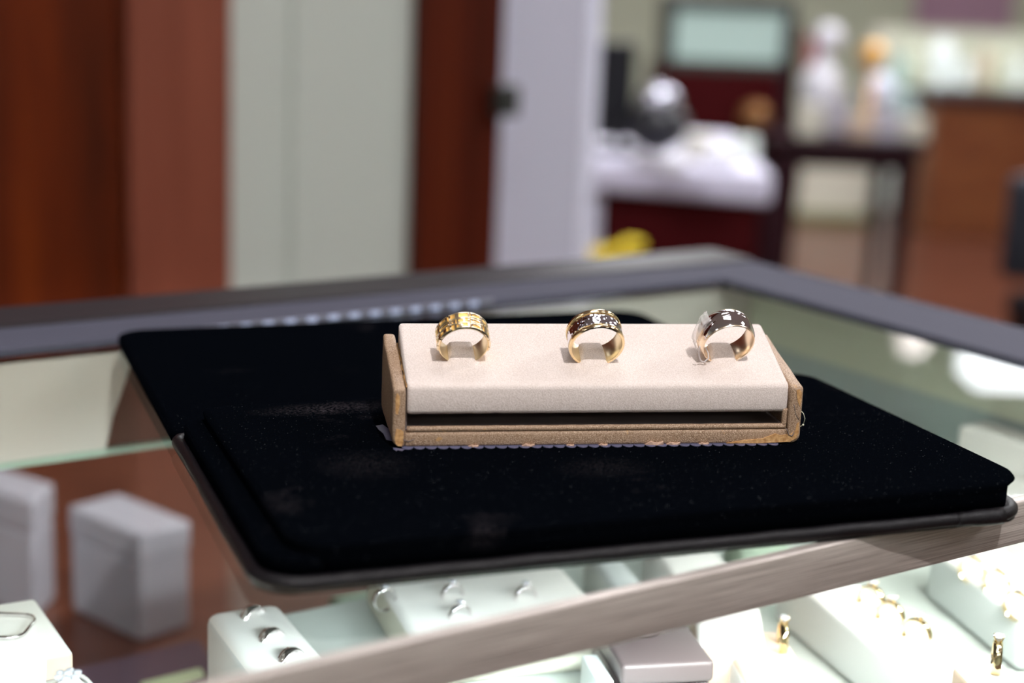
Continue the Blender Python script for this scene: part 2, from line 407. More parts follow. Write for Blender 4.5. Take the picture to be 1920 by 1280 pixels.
for i, (u, v) in enumerate(((1822, 1080), (1868, 1106), (1906, 1148))):
    put_ring(u, v, -.085, ['gold ring rearmost on the rightmost white pad', 'gold ring second on the rightmost white pad', 'gold ring by the right border on the rightmost white pad'][i], 'gold rings on the rightmost white pad', CA + PI / 2 + .2, sc=.72)
# pad U (white, left of the bluish face) and tan pad V and W in front
u1, u2 = pt(1440, 1140, -.088), pt(1500, 1215, -.088)
bar('ring_display_pad', 'short white ring pad right of the taupe box under the bronze edge', 'ring display', pt(1425, 1135, -.088), pt(1440, 1215, -.088), .030, -.088, .0239, M['pad_white'], 'white ring pads', .03, 0, side=M['tan'], sgn=-1)
bar('suede_block', 'low tan suede block at the lower border right of the taupe box', 'ring display', pt(1490, 1215, -.093), pt(1540, 1290, -.093), .030, -.093, .0189, M['tan'], None, .02, .0, sgn=-1, side=M['pad_white'])
bar('suede_block', 'pale suede block at the lower border below the two long white pads', 'ring display', pt(1880, 1236, -.078), pt(1915, 1272, -.078), .022, -.078, .0339, M['pad_white'], None, .0, .004, sgn=-1, side=M['tan'])
put_ring(1466, 1215, -.093, 'gold gem ring sparkling on the tan suede block', None, CA + .9, sc=.8, sink=.6)
put_ring(1866, 1254, -.078, 'gold gem ring sparkling on the pale suede block', None, CA + .7, sc=.8, sink=.6)
# taupe box with its lid (hinged watch box)
tb = thing('ring_box', 'taupe grey leatherette box under the bronze edge at the lower centre', 'jewellery box', (0, 0, 0), 0)
ta, tb2 = pt(1168, 1246, -.082), pt(1338, 1238, -.082); dd = tb2 - ta; tb.location = (ta.x, ta.y, GZ - .1119); tb.rotation_euler.z = math.atan2(dd.y, dd.x)
Lb = dd.length
o = box('box_base', 0, Lb, 0, .05, 0, .020, M['taupe_box'], tb, .002, 3); o = box('lid', -.0006, Lb + .0006, -.0006, .0506, .0204, .0299, M['taupe_box'], tb, .0022, 3); autosmooth(o)
lathe('knob', [(.007, .0299), (.0075, .032), (.006, .036), (.002, .037)], M['taupe_box'], tb).location = (Lb * .45, .032, 0)
# grey-white leaf beside the box
bar('ring_display_pad', 'bluish white folded card leaning by the taupe box on its left side', 'display card', pt(1120, 1225, -.09), pt(1152, 1275, -.09), .007, -.09, .0219, M['pad_side'], None, .0, 0, .001, sgn=-1)
# Q : broad white tray of rings seen between the black tray and the bronze edge
qa, qb = pt(1066, 1070, -.09), pt(1140, 1150, -.09)
bar('ring_display_pad', 'broad white ring pad seen between the black tray and the bronze edge', 'ring display', qa, qb, .092, -.090, .0219, M['pad_white'], 'white ring pads', .03, .012, side=M['cream'], sgn=-1, bev=.005)
for i, (u, v) in enumerate(((722, 1126), (848, 1118), (862, 1158), (985, 1122))):
    put_ring(u, v, -.090, ['small clear gem ring at the left end of the broad white pad', 'small clear gem ring touching the black tray edge on the broad white pad', 'clear gem ring nearest the bronze edge on the broad white pad', 'small clear gem ring at the right end of the broad white pad'][i], 'gem rings on the broad white pad', .5, silver_proto, sc=.6, sink=.1)
bar('ring_display_pad', 'narrow bluish white pad right of the broad white pad', 'ring display', pt(1176, 1055, -.09), pt(1215, 1100, -.09), .0165, -.090, .0219, M['pad_side'], 'white ring pads', .02, .01, sgn=-1)
bar('ring_display_pad', 'white pad half hidden by the tray front and the bronze edge', 'ring display', pt(1345, 1030, -.088), pt(1385, 1075, -.088), .033, -.088, .0239, M['pad_white'], 'white ring pads', .02, .0, sgn=-1)
bar('suede_block', 'sage green block under the tray front beside the bronze edge', 'riser', pt(1480, 1015, -.09), pt(1500, 1045, -.09), .030, -.090, .0219, M['riser_green'], None, .02, .0, sgn=-1)
# C : tall white block with three dark rings
ca_, cb_ = pt(522, 1126, -.085), pt(625, 1245, -.085)
bar('ring_display_block', 'tall white block with three silver rings left of the broad white pad', 'ring display', ca_, cb_, .033, -.085, .1265, M['pad_white'], None, .0, .03, side=M['pad_side'], sgn=-1, bev=.005)
for i, (u, v) in enumerate(((474, 1152), (508, 1194), (545, 1232))):
    put_ring(u, v, -.085, ['silver ring rearmost on the tall white block', 'silver ring in the middle of the tall white block', 'silver ring next to the bronze edge on the tall white block'][i], 'silver rings on the tall white block', math.atan2((cb_ - ca_).y, (cb_ - ca_).x) + PI / 2 + .5, silver_plain, sc=.70, sink=-.4)
# D : cream slab at the left border with a bracelet
bar('bracelet_stand', 'cream topped block with a beige side at the left border of the showcase', 'display block', pt(66, 1120, -.085), pt(138, 1222, -.085), .075, -.085, .1265, M['pad_white'], None, .0, .0, side=M['tan'], sgn=-1, bev=.002)
bc = pt(10, 1172, -.0835)
L = [(bc.x + x, bc.y + y, bc.z) for x, y in rrect(-.018, .010, -.012, .012, .006, 6)]
tag(tube('bracelet', L, lambda i: .00055 + .0002 * (i % 2), M['silver'], None, 8, True), 'thin silver chain bracelet laid square on the cream topped block', 'bracelet')
# E : white block with sparkling ring and paper tag
bar('ring_display_block', 'white block at the lower left border under the sparkling diamond ring', 'ring display', pt(160, 1252, -.065), pt(205, 1300, -.065), .032, -.065, .1465, M['pad_white'], None, .0, .02, side=M['pad_side'], sgn=-1)
cr = thing('diamond_cluster_ring', 'sparkling diamond cluster ring at the bottom left corner', 'ring', tuple(pt(128, 1300, -.065) + Vector((0, 0, -.003))), .6)
bm = bmesh.new(); rows = []
for k in range(32):
    a = 2 * PI * k / 32; rows.append([bm.verts.new((r * math.cos(a), y, r * math.sin(a))) for r, y in ((.0078, -.001), (.009, -.001), (.009, .001), (.0078, .001))])
for k in range(32):
    for j in range(4): bm.faces.new((rows[k][j], rows[k][(j + 1) % 4], rows[(k + 1) % 32][(j + 1) % 4], rows[(k + 1) % 32][j]))
from_bm('band', bm, M['silver'], cr, True)
for k in range(7):
    a = 2 * PI * k / 6; rr = 0 if k == 6 else .0034
    bm = bmesh.new(); lathe_bm(bm, [(.0003, -.0012), (.0016, .0003), (.0017, .0006), (.001, .0012)], 7)
    g = from_bm('gem', bm, M['gem'], cr); g.location = (rr * math.cos(a), rr * math.sin(a), .0098 + (.0006 if k == 6 else 0))
tg = thing('price_tag', 'small white paper price tag at the bottom left corner', 'tag', tuple(pt(36, 1275, -.060)), .45, rot=(.9, .25, .5))
box('card', -.009, .009, -.0075, .0075, 0, .0005, M['tag'], tg)
for q in range(3): box('ink_mark', -.005 + q * .003, -.003 + q * .003, -.002, .002, .0005, .0007, M['ink'], tg)
# busts and forms in the rear right of the showcase
def bust(name, label, u, v, z, h, m, group=None, base=-.157, w=.03):
    p = pt(u, v, z); t = thing(name, label, 'jewellery bust', (p.x, p.y, GZ + base), CA + .4, group)
    lathe('stand', [(w * .8, 0), (w * .8, .004), (w * .3, .008), (w * .28, .014)], m, t)
    loops = []
    for q, (f, zz) in enumerate(((.35, .013), (.75, .02), (1.0, .035), (1.0, .048), (.7, .058), (.32, .064), (.26, .074), (.28, .079))):
        loops.append([(math.cos(2 * PI * k / 20) * w * f, math.sin(2 * PI * k / 20) * w * f * .55, zz * h / .079) for k in range(20)])
    loft('torso', loops, m, t); return t
def on_end(u, v, sp):
    d = ray(u, v); k = (sp - (EYE - CC).dot(e1)) / d.dot(e1); return EYE + d * k
p = on_end(1655, 775, -.06); t_e = cl(p)[1]
gb = thing('ring_cone', 'small pale green cone inside the showcase just beyond the right side of the black tray', 'ring display', caseloc(-.062, min(t_e, -.20), -.1123), CA)
lathe('cone', [(.016, 0), (.017, .01), (.015, .035), (.010, .052), (.003, .056)], M['riser_green'], gb)
p = on_end(1890, 880, -.05); t_e = cl(p)[1]
wb = thing('white_stock_box', 'upright white box by the end board just right of the black tray corner', 'box', caseloc(-.045, t_e, -.1123), CA)
box('box_body', -.011, .011, -.045, .03, 0, .05, M['pad_white'], wb, .002); box('lid', -.0114, .0114, -.0455, .0305, .0503, .068, M['pad_white'], wb, .002)
# diode strip under the rear rail
ls = thing('led_strip', 'strip of small bluish diodes along the rear rail behind the black tray', 'light strip', caseloc(-.405, -.0823, -.0), CA)
sb_ = box('strip_base', -.01, .17, -.0012, -.0002, .0004, .0034, M['led_base'], ls)
for k in range(13): box('diode', k * .0128, k * .0128 + .0055, -.0022, -.0012, .0006, .0032, M['led'], sb_)

# ================================================================== BLACK TRAY
TA = .3674; TO = Vector((-.0744, .4525, GZ + .0006))
tray = thing('velvet_tray', 'black velvet jewellery presentation tray with charcoal leather piping lying on the showcase glass', 'tray', TO, TA)
TW, TD, TT = .287, .1646, .3472
def L3(x0, x1, y0, y1, r, z): return [(x, y, z) for x, y in rrect(x0, x1, y0, y1, r, 10)]
loft('base_board', [L3(.002, TW - .002, .002, TD - .001, .013, .0002), L3(.002, TW - .002, .002, TD - .001, .013, .0046)], M['piping'], tray, False)
bm = bmesh.new(); out = rrect(.003, TW - .003, .003, TD - .002, [.0135, .0135, .004, .004], 14)
# denser outline with a slight hand-sewn wobble
dense = []
for i in range(len(out)):
    a, b = Vector(out[i]), Vector(out[(i + 1) % len(out)]); k = max(1, int((b - a).length / .004))
    for j in range(k): dense.append(a.lerp(b, j / k))
def wob(p): return .00035 * noise.noise(Vector((p[0] * 60, p[1] * 60, 3)))
tube_bm(bm, [(p[0] + wob(p), p[1] + wob((p[1], p[0])), .0030 + wob(p)) for p in dense], lambda i: .0025 + .00018 * noise.noise(Vector((i * .13, 0, 1))), 12, True)
from_bm('piping', bm, M['piping'], tray, True)
# overlapped end of the piping at the front right corner
bm = bmesh.new(); seg = [(TW - .034 + .0028 * k, .0028 - .0003 * (k > 3), .0030) for k in range(8)]
tube_bm(bm, seg, lambda i: .0027 + (.0004 if i > 2 else 0), 12); from_bm('piping_joint', bm, M['piping'], tray, True)
rb = [.014, .014, .006, .006]
loft('lower_pad', [L3(.0050, TW - .0060, .0050, TD - .002, rb, .0044), L3(.0050, TW - .0060, .0050, TD - .002, rb, .0098), L3(.0056, TW - .0065, .0055, TD - .0024, rb, .0106), L3(.0075, TW - .008, .0075, TD - .004, rb, .0110)], M['velvet'], tray)
rt = [.015, .017, .012, .006]
loft('raised_pad', [L3(.0138, TW - .0036, .0034, TD - .001, rt, .0045), L3(.0135, TW - .0036, .0033, TD - .001, rt, .0104), L3(.0130, TW - .0036, .0032, TD - .001, rt, .0120), L3(.0125, TW - .0015, .0025, TD - .0005, rt, .0142), L3(.0132, TW - .0020, .0032, TD - .001, rt, .0151),
     L3(.0155, TW - .0045, .0060, TD - .003, rt, .01560), L3(.020, TW - .010, .012, TD - .008, rt, .0158)], M['velvet'], tray)
rf = [.004, .004, .016, .016]
loft('rear_flap', [L3(.002, TW - .002, TD + .0015, TT, rf, .0003), L3(.0015, TW - .0015, TD + .0015, TT + .0005, rf, .003), L3(.002, TW - .002, TD + .0018, TT - .0004, rf, .0052), L3(.005, TW - .005, TD + .004, TT - .004, rf, .0060)], M['velvet'], tray)
box('hinge_strip', .006, TW - .006, TD - .004, TD + .004, .0015, .0048, M['velvet'], tray, .001)

# ================================================================== RING STAND
SA = math.radians(9.92); z0 = .0164
SO = Vector((-.0423, .5639, GZ + z0))
stand = thing('ring_stand', 'worn tan leatherette ring stand with a sloping beige suede top holding three rings', 'ring display', SO, SA)
W, D, HF, HB = .156, .047, .0222, .0321
def end_panel(x0, x1, outer_left):
    bm = bmesh.new()
    prof = [(0, .0), (D, .0), (D, HB), (0, HF)]
    a = [bm.verts.new((x0, y, z)) for y, z in prof]; b = [bm.verts.new((x1, y, z)) for y, z in prof]
    bm.faces.new(a); bm.faces.new(b[::-1])
    for i in range(4): bm.faces.new((a[i], b[i], b[(i + 1) % 4], a[(i + 1) % 4]))
    xo = x0 if outer_left else x1
    low = [e for e in bm.edges if all(abs(v.co.x - xo) < 1e-6 and v.co.z < 1e-6 for v in e.verts)]
    bmesh.ops.bevel(bm, geom=low, offset=.0034, segments=5, profile=.5, affect='EDGES')
    sh = [e for e in bm.edges if len(e.link_faces) == 2 and e.calc_face_angle(0) > .7]
    bmesh.ops.bevel(bm, geom=sh, offset=.0011, segments=3, profile=.5, affect='EDGES')
    bmesh.ops.recalc_face_normals(bm, faces=bm.faces)
    bmesh.ops.triangulate(bm, faces=bm.faces)
    bmesh.ops.subdivide_edges(bm, edges=[e for e in bm.edges if e.calc_length() > .006], cuts=5, use_grid_fill=True)
    for v in bm.verts:
        n = noise.noise(v.co * 160) * .00022; v.co += Vector((n, n, n * .6))
    o = from_bm('end_panel', bm, M['leatherette'], stand); return autosmooth(o, 60)
end_panel(0, .0047, True); end_panel(W - .0052, W, False)
# base with double welt
def wavy_tube(name, x0, x1, y, z, r, m, n=90):
    pts = [(x0 + (x1 - x0) * k / n, y + .0001 * noise.noise(Vector((k * .4, z * 900, 0))), z + .00012 * noise.noise(Vector((k * .31, 5, z * 900)))) for k in range(n + 1)]
    return tube(name, pts, r, m, stand, 10)
o = box('base_board', .0045, W - .0050, .0004, D - .001, 0, .0056, M['leatherette'], stand, .0012, 3); autosmooth(o)
wavy_tube('welt', .0055, W - .0058, .0016, .0066, .0011, M['leatherette'])
box('lining', .0048, W - .0053, .0032, D - .0012, .0056, .0062, M['cavity'], stand)
box('rear_wall', .0048, W - .0053, D - .0045, D - .0010, .0062, HB - .004, M['cavity'], stand)
box('inner_side', .0047, .0056, .004, D - .005, .0062, .0205, M['cavity'], stand)
bm = bmesh.new(); tube_bm(bm, [(W - .0064, .0018, z) for z in (.0066, .008, .010, .0125, .0135)], .0011, 10)
from_bm('side_welt', bm, M['leatherette'], stand, True)
# suede pad : profile in the y-z plane
PX1, PX2 = .00535, W - .00575
YF, ZF, YB, ZB, ZL = .0010, .02290, .0394, .03787, .0123
def suede_pad():
    # rounded front crease, many rows
    prof = [(YF + .0015, ZL - .0002), (YF + .0003, ZL + .0004), (YF, ZL + .0015), (YF - .0001, ZL + .005), (YF + .0001, ZF - .0016), (YF + .0004, ZF - .0004), (YF + .0013, ZF + .0003)]
    for k in range(1, 41):
        f = k / 41; prof.append((YF + .0016 + (YB - .0014 - YF - .0016) * f, ZF + .0003 + (ZB - .0003 - ZF - .0003) * f))
    prof += [(YB - .0006, ZB), (YB, ZB - .0006), (YB + .0003, ZB - .0016), (YB + .0003, ZB - .0110), (YF + .004, ZL - .0002)]
    bm = bmesh.new(); nx = 240; rows = []
    for i in range(nx + 1):
        x = PX1 + (PX2 - PX1) * i / nx; ed = min(i, nx - i); k = [.0006, .00015][ed] if ed < 2 else 0
        cy = .02; cz = (ZF + ZL) / 2 + .004
        row = []
        for j, (y, z) in enumerate(prof):
            dz = 0
            if 6 <= j <= 46:
                dz = .00018 * noise.noise(Vector((x * 50, y * 60, 0)))
                for bx_, by_ in BUMPS:      # the foam swells up inside each ring
                    q = (y - by_ + .0036) / .0072
                    ry = max(0., min(1., q)) if q < 1.5 else max(0., 1 - (q - 1.5) / .5)
                    dz += .0036 * ry * math.exp(-((x - bx_) / .0050) ** 10)
            if j <= 1: dz = .00015 * noise.noise(Vector((x * 300, 0, 2)))
            yy = y + (cy - y) * k / .02; zz = z + (cz - z) * k / .012 + dz
            row.append(bm.verts.new((x, yy, zz)))
        rows.append(row)
    m_ = len(prof)
    for a, b in zip(rows, rows[1:]):
        for j in range(m_): bm.faces.new((a[j], a[(j + 1) % m_], b[(j + 1) % m_], b[j]))
    bm.faces.new(rows[0]); bm.faces.new(rows[-1][::-1])
    return from_bm('suede_pad', bm, M['suede'], stand, True)
BUMPS = []; SO_inv = (Matrix.Translation(SO) @ Matrix.Rotation(SA, 4, 'Z')).inverted()
# frayed glue line between left end panel and pad
pts = [(.0050 + .0002 * math.sin(k * 1.3), .002 + k * .0019, HF - .0004 + (HB - HF) * (.002 + k * .0019) / D + .0003 * math.sin(k * 2.1)) for k in range(20)]
tube('glue_line', pts, lambda i: .00035 + .00015 * math.sin(i * 1.7), M['glue'], stand, 6)
# bare worn corners
def worn_patch(name, pts2, y, th=.00022):
    bm = bmesh.new(); a = [bm.verts.new((x, y - th, z)) for x, z in pts2]; b = [bm.verts.new((x, y + .0006, z)) for x, z in pts2]
    bm.faces.new(a); bm.faces.new(b[::-1]); n = len(pts2)
    for i in range(n): bm.faces.new((a[i], a[(i + 1) % n], b[(i + 1) % n], b[i]))
    return from_bm(name, bm, M['worn'], stand)
worn_patch('worn_corner', [(.0012, .0016), (.0020, .0007), (.0035, .0006), (.0040, .0018), (.0041, .0060), (.0033, .0068), (.0014, .0072), (.0009, .0040)], .00002)
worn_patch('worn_corner', [(.0010, .0130), (.0019, .0125), (.0025, .0165), (.0024, .0195), (.0014, .0208), (.0009, .0190)], .00002)
worn_patch('worn_corner', [(W - .0011, .0145), (W - .0023, .0170), (W - .0030, .0210), (W - .0018, .0214), (W - .0009, .0203), (W - .0008, .0170)], .00002)
worn_patch('worn_corner', [(W - .0290, .0004), (W - .0160, .0003), (W - .0040, .0008), (W - .0018, .0020), (W - .0008, .0040), (W - .0010, .0085), (W - .0018, .0080), (W - .0022, .0052), (W - .0042, .0036), (W - .0080, .0033), (W - .0100, .0040), (W - .0150, .0020), (W - .0220, .0015)], .00002)
# torn flakes along the bottom edge
bm = bmesh.new()
for x, s in ((.030, .8), (.0505, 1.), (.079, .7), (.0985, 1.5), (.106, 1.1), (.118, .8), (.0665, .6)):
    pl = [(x - .0022 * s, .0002), (x - .0008 * s, .0010 * s), (x + .0009 * s, .0006 * s), (x + .0024 * s, .0009 * s), (x + .0026 * s, -.0001), (x + .0004 * s, -.0004)]
    a = [bm.verts.new((px, -.0003 - .0004 * (i % 2), pz)) for i, (px, pz) in enumerate(pl)]; b = [bm.verts.new((px, .0008, pz)) for px, pz in pl]
    bm.faces.new(a); bm.faces.new(b[::-1])
    for i in range(6): bm.faces.new((a[i], a[(i + 1) % 6], b[(i + 1) % 6], b[i]))
from_bm('torn_flakes', bm, mat('flaking leatherette', (.50, .33, .24), .7), stand)
# creases at the right lower corner
tube('crease', [(W - .0062, -.0001, .0062), (W - .0052, -.0003, .0050), (W - .0047, -.0002, .0035), (W - .0034, -.0004, .0031), (W - .0026, -.0002, .0046)], .0002, M['cavity'], stand, 6)
tube('crease', [(W - .0036, -.0001, .0155), (W - .0030, -.0001, .0135), (W - .0028, -.0001, .0120), (W - .0012, -.0001, .0095)], .00015, M['cavity'], stand, 6)
tube('crease', [(.0042, -.0001, .0030), (.0060, .0003, .0022), (.0080, .0004, .0030)], .00018, M['cavity'], stand, 6)
# scalloped liner under the base
bm = bmesh.new(); n = 33; x0, x1 = .0035, W - .0085; st = (x1 - x0) / n; outl = [(x0, .03)]
for k in range(n):
    for j in range(7):
        a = PI * j / 6; outl.append((x0 + st * (k + .5) - st * .5 * math.cos(a), .0006 - .0032 * math.sin(a)))
outl.append((x1, .03)); prism_bm(bm, outl, -.0004, .0002); from_bm('scalloped_liner', bm, M['liner'], stand)
bm = bmesh.new(); prism_bm(bm, [(.0004, .0), (.0045, -.0022), (.0032, -.0042), (.0018, -.0030), (.0012, -.0043), (.0004, -.0020)], -.0004, .0001)
prism_bm(bm, [(-.0012, .010), (-.0016, .018), (-.0030, .0235), (-.0036, .0285), (-.0008, .030), (.001, .024), (.001, .008)], -.0004, .0001); from_bm('liner_scrap', bm, M['liner'], stand)
pts = [(W - .0002, .002, .0128), (W + .0009, .001, .0116), (W + .0015, .0005, .0098), (W + .0010, .0004, .0072), (W + .0004, .001, .0066), (W - .0004, .001, .0064)]
th = tube('loose_thread', pts, .00014, M['thread'], stand, 6)
bm = bmesh.new(); bmesh.ops.create_uvsphere(bm, u_segments=8, v_segments=6, radius=.00045)
for v in bm.verts: v.co += Vector((W + .0009, .0004, .0072))
from_bm('thread_knot', bm, M['thread'], th, True)

# ================================================================== THE THREE RINGS
g_ = Vector((-math.sin(SA), math.cos(SA), 0)); e_ = Vector((math.cos(SA), math.sin(SA), 0)); Z = Vector((0, 0, 1))
LEAN = math.radians(31)
P0 = SO + g_ * YF + Z * ZF; nrm = (-(g_) * (ZB - ZF) + Z * (YB - YF)).normalized()
def on_pad(u, v):
    d = ray(u, v); k = (P0 - EYE).dot(nrm) / d.dot(nrm); return EYE + d * k
def ring_frame(u, v, R, w, half, yaw=0.):
    """ring object whose front rim meets the pad at the pixel chord; local y = ring axis to the rear, z = up"""
    g = (g_ * math.cos(yaw) + e_ * math.sin(yaw)).normalized(); e = g.cross(Z)
    ax = g * math.cos(LEAN) + Z * math.sin(LEAN); upv = -g * math.sin(LEAN) + Z * math.cos(LEAN)
    ri = R - .0011; ctr = on_pad(u, v) + upv * math.sqrt(max(ri * ri - half * half, 0)) + ax * (w / 2)
    q = SO_inv @ ctr; BUMPS.append((q.x, q.y))
    m = Matrix((e, ax, upv)).transposed().to_4x4(); m.translation = ctr; return m
def revolve(prof, n=160, closed=True, twist=None):
    bm = bmesh.new(); rows = []
    for k in range(n):
        a = 2 * PI * k / n; rows.append([bm.verts.new((r * math.sin(a), y, r * math.cos(a))) for r, y in prof])
    m_ = len(prof)
    for k in range(n):
        p, q = rows[k], rows[(k + 1) % n]
        for j in range(m_ if closed else m_ - 1): bm.faces.new((p[j], q[j], q[(j + 1) % m_], p[(j + 1) % m_]))
    return bm
def place(o, m): o.matrix_world = m; return o

# --- ring 1, brick patterned gold
R1, w1 = .0098, .0082
r1 = thing('patterned_gold_ring', 'yellow gold ring with a raised brick pattern, left end of the suede stand', 'ring'); place(r1, ring_frame(866, 677, R1, w1, .0040))
bmx = revolve([(R1 - .0010, -w1 / 2 + .0002), (R1 - .0008, -w1 / 2), (R1 - .0004, -w1 / 2 + .0003), (R1 - .0004, w1 / 2 - .0003), (R1 - .0008, w1 / 2), (R1 - .0010, w1 / 2 - .0002)], 160)
o = from_bm('band', bmx, [M['gold'], M['gold_matte'], M['gold_in']], r1, True)
for f in o.data.polygons:
    c = f.center; rad = math.hypot(c.x, c.z)
    f.material_index = 1 if rad > R1 - .0006 else (2 if rad < R1 - .0009 else 0)
autosmooth(o, 35)
def frame_bm(bm, a0, a1, y0, y1, t=.00062, h=.00075, R=R1 - .0005):
    def seg(b0, b1, c0, c1):
        n = max(1, int(abs(b1 - b0) / .05)); V = []
        for i in range(n + 1):
            a = b0 + (b1 - b0) * i / n
            V.append([bm.verts.new((r * math.sin(a), y, r * math.cos(a))) for r, y in ((R, c0), (R + h * .8, c0 + .00006), (R + h, c0 + (c1 - c0) * .3), (R + h, c0 + (c1 - c0) * .7), (R + h * .8, c1 - .00006), (R, c1))])
        for p, q in zip(V, V[1:]):
            for j in range(6): bm.faces.new((p[j], q[j], q[(j + 1) % 6], p[(j + 1) % 6]))
        bm.faces.new(V[0]); bm.faces.new(V[-1][::-1])
    ta = t / R
    seg(a0, a1, y0, y0 + t); seg(a0, a1, y1 - t, y1); seg(a0, a0 + ta, y0, y1); seg(a1 - ta, a1, y0, y1)
bm = bmesh.new(); H = w1 / 2
cells = [(-1.8, -1.55, -H, 0), (-1.8, -1.6, 0, H), (-1.58, -1.2, -.0005, H), (-1.52, -1.22, -H, -.001), (-1.18, -.85, -H, -.0012), (-1.2, -.62, -.0014, .001), (-1.15, -.7, .0014, H),
         (-.85, -.55, -H, -.0008), (-.60, -.38, -.0016, .0004), (-.42, -.18, -H, -.0016), (-.62, -.3, .0008, H), (-.33, -.02, -.0014, .0012), (-.3, .18, .0010, H), (-.18, .14, -H, -.0010),
         (.10, .16, -H, .0012), (.18, .62, -H, -.0014), (.2, .62, -.0012, .0010), (.22, .66, .0014, H), (.64, .86, -H, .0006), (.66, 1.1, .0008, H), (.88, 1.22, -H, -.0006), (.9, 1.25, -.0004, .0016),
         (1.12, 1.5, .0010, H), (1.25, 1.6, -H, 0), (1.28, 1.62, 0, .0024), (1.62, 1.8, -H, .0008)]
for c in cells: frame_bm(bm, *c)
o = from_bm('raised_pattern', bm, M['gold_frame'], r1, False); autosmooth(o, 80)

# --- ring 2, hammered white gold inlay between gold rims
R2, w2 = .0106, .0094
r2_ = thing('hammered_two_tone_ring', 'wide hammered silver band ring with beaded gold rims, centre of the suede stand', 'ring'); place(r2_, ring_frame(1113, 680, R2, w2, .0041))
H = w2 / 2
prof = [(R2 - .0012, -H + .0003), (R2 - .0010, -H), (R2 - .0002, -H), (R2, -H + .0003), (R2, -H + .0009), (R2 - .0003, -H + .0013), (R2 - .0006, -H + .0016), (R2 - .0006, H - .0016), (R2 - .0003, H - .0013), (R2, H - .0009), (R2, H - .0003), (R2 - .0002, H), (R2 - .0010, H), (R2 - .0012, H - .0003), (R2 - .00125, 0)]
o = from_bm('band', revolve(prof, 200), [M['gold'], M['gold_in']], r2_, True)
for f in o.data.polygons:
    if math.hypot(f.center.x, f.center.z) < R2 - .0011: f.material_index = 1
autosmooth(o, 50)
bm = bmesh.new(); n = 220; ny = 18; rows = []
for k in range(n):
    a = 2 * PI * k / n; row = []
    for j in range(ny + 1):
        f = j / ny * 2 - 1; y = f * (H - .0017)
        p = Vector((R2 * math.sin(a), y, R2 * math.cos(a))) * 620
        d = noise.cell_vector(p)
        vd = noise.voronoi(p)[0][0]
        r = R2 - .00022 - .0003 * f * f + .00016 * min(vd, 1.) + (0 if abs(f) < .99 else -.0004)
        row.append(bm.verts.new((r * math.sin(a), y, r * math.cos(a))))
    rows.append(row)
for k in range(n):
    p, q = rows[k], rows[(k + 1) % n]
    for j in range(ny): bm.faces.new((p[j], q[j], q[j + 1], p[j + 1]))
inlay = from_bm('hammered_inlay', bm, M['hammered'], r2_, True)
for sy in (-1, 1):
    bm = bmesh.new(); n = 480; pts = [((R2 - .00020) * math.sin(2 * PI * k / n), sy * (H - .00165), (R2 - .00020) * math.cos(2 * PI * k / n)) for k in range(n)]
    tube_bm(bm, pts, lambda i: .00030 if i % 4 in (0, 1) else .00019, 6, True); from_bm('milgrain', bm, M['gold'], inlay, False)

# --- ring 3, domed two tone
R3, w3 = .0110, .0092
r3_ = thing('domed_two_tone_ring', 'polished silver domed ring with a rose gold inside, right end of the suede stand', 'ring'); place(r3_, ring_frame(1356, 678, R3, w3, .0042, -.06))
H = w3 / 2
o = from_bm('band', revolve([(R3 - .0014, -H + .0003), (R3 - .0012, -H), (R3 - .00085, -H + .00003), (R3 - .0007, -H + .0003), (R3 - .0007, H - .0003), (R3 - .0009, H), (R3 - .0012, H), (R3 - .0014, H - .0003), (R3 - .00145, 0)], 200), M['rose_in'], r3_, True); autosmooth(o, 50)
bm = bmesh.new(); n = 240; ny = 28; rows = []
for k in range(n):
    a = 2 * PI * k / n - PI; row = []
    g1 = .0016 * math.sin(a * 1.0 + .35) + .0004                # swirling groove across the dome
    for j in range(ny + 1):
        f = j / ny * 2 - 1; y = f * (H - .0002)
        dome = R3 + .0001 - .0009 * abs(f) ** 2.6
        s = (y - g1) / .00055
        dome += -.00022 * math.exp(-s * s) + .00016 * math.tanh((y - g1) / .0011) * (1 - f * f)
        row.append(bm.verts.new((dome * math.sin(a), y, dome * math.cos(a))))
    rows.append(row)
for k in range(n):
    p, q = rows[k], rows[(k + 1) % n]
    for j in range(ny): bm.faces.new((p[j], q[j], q[j + 1], p[j + 1]))
o = from_bm('domed_shell', bm, [M['silver'], M['rose_in']], r3_, True)
for f in o.data.polygons:                                       # the lower flanks are left in gold
    c = f.center; a = math.atan2(c.x, c.z)
    lim = -1.18 + .14 * (c.y / H)
    if a < lim: f.material_index = 1
# clear plastic loop around the left flank of ring 3
cp = thing('plastic_tag_loop', 'crumpled clear plastic tag loop wrapped around the left side of the domed silver ring', 'tag')
cp.matrix_world = r3_.matrix_world.copy()
bm = bmesh.new(); rows = []; n = 40
for k in range(n + 1):
    a = -2.22 + 1.45 * k / n; wv = .00045 * noise.noise(Vector((k * .35, 0, 0)))
    row = []
    for j in range(9):
        f = j / 8 * 2 - 1; y = f * .0026 + .0012 + .0011 * (k / n) + .0008 * math.sin(k * .21)
        r = R3 + .0009 + wv + .00035 * noise.noise(Vector((k * .5, j * .7, 2))) + .0004 * (1 - f * f)
        row.append(bm.verts.new((r * math.sin(a), y, r * math.cos(a))))
    rows.append(row)
for p, q in zip(rows, rows[1:]):
    for j in range(8): bm.faces.new((p[j], q[j], q[j + 1], p[j + 1]))
film = o = from_bm('film', bm, M['clear'], cp, True); s = o.modifiers.new('thick', 'SOLIDIFY'); s.thickness = .00018
pts = []
for k in range(15):
    f = k / 14; a = -1.52 - .72 * f
    rr = R3 + .0011 - .0034 * math.sin(f * PI) * (f > .0) * .0
    pts.append(((R3 + .0010) * math.sin(a), -.0056 - .0004 * math.sin(f * PI) , (R3 + .0010) * math.cos(a)))
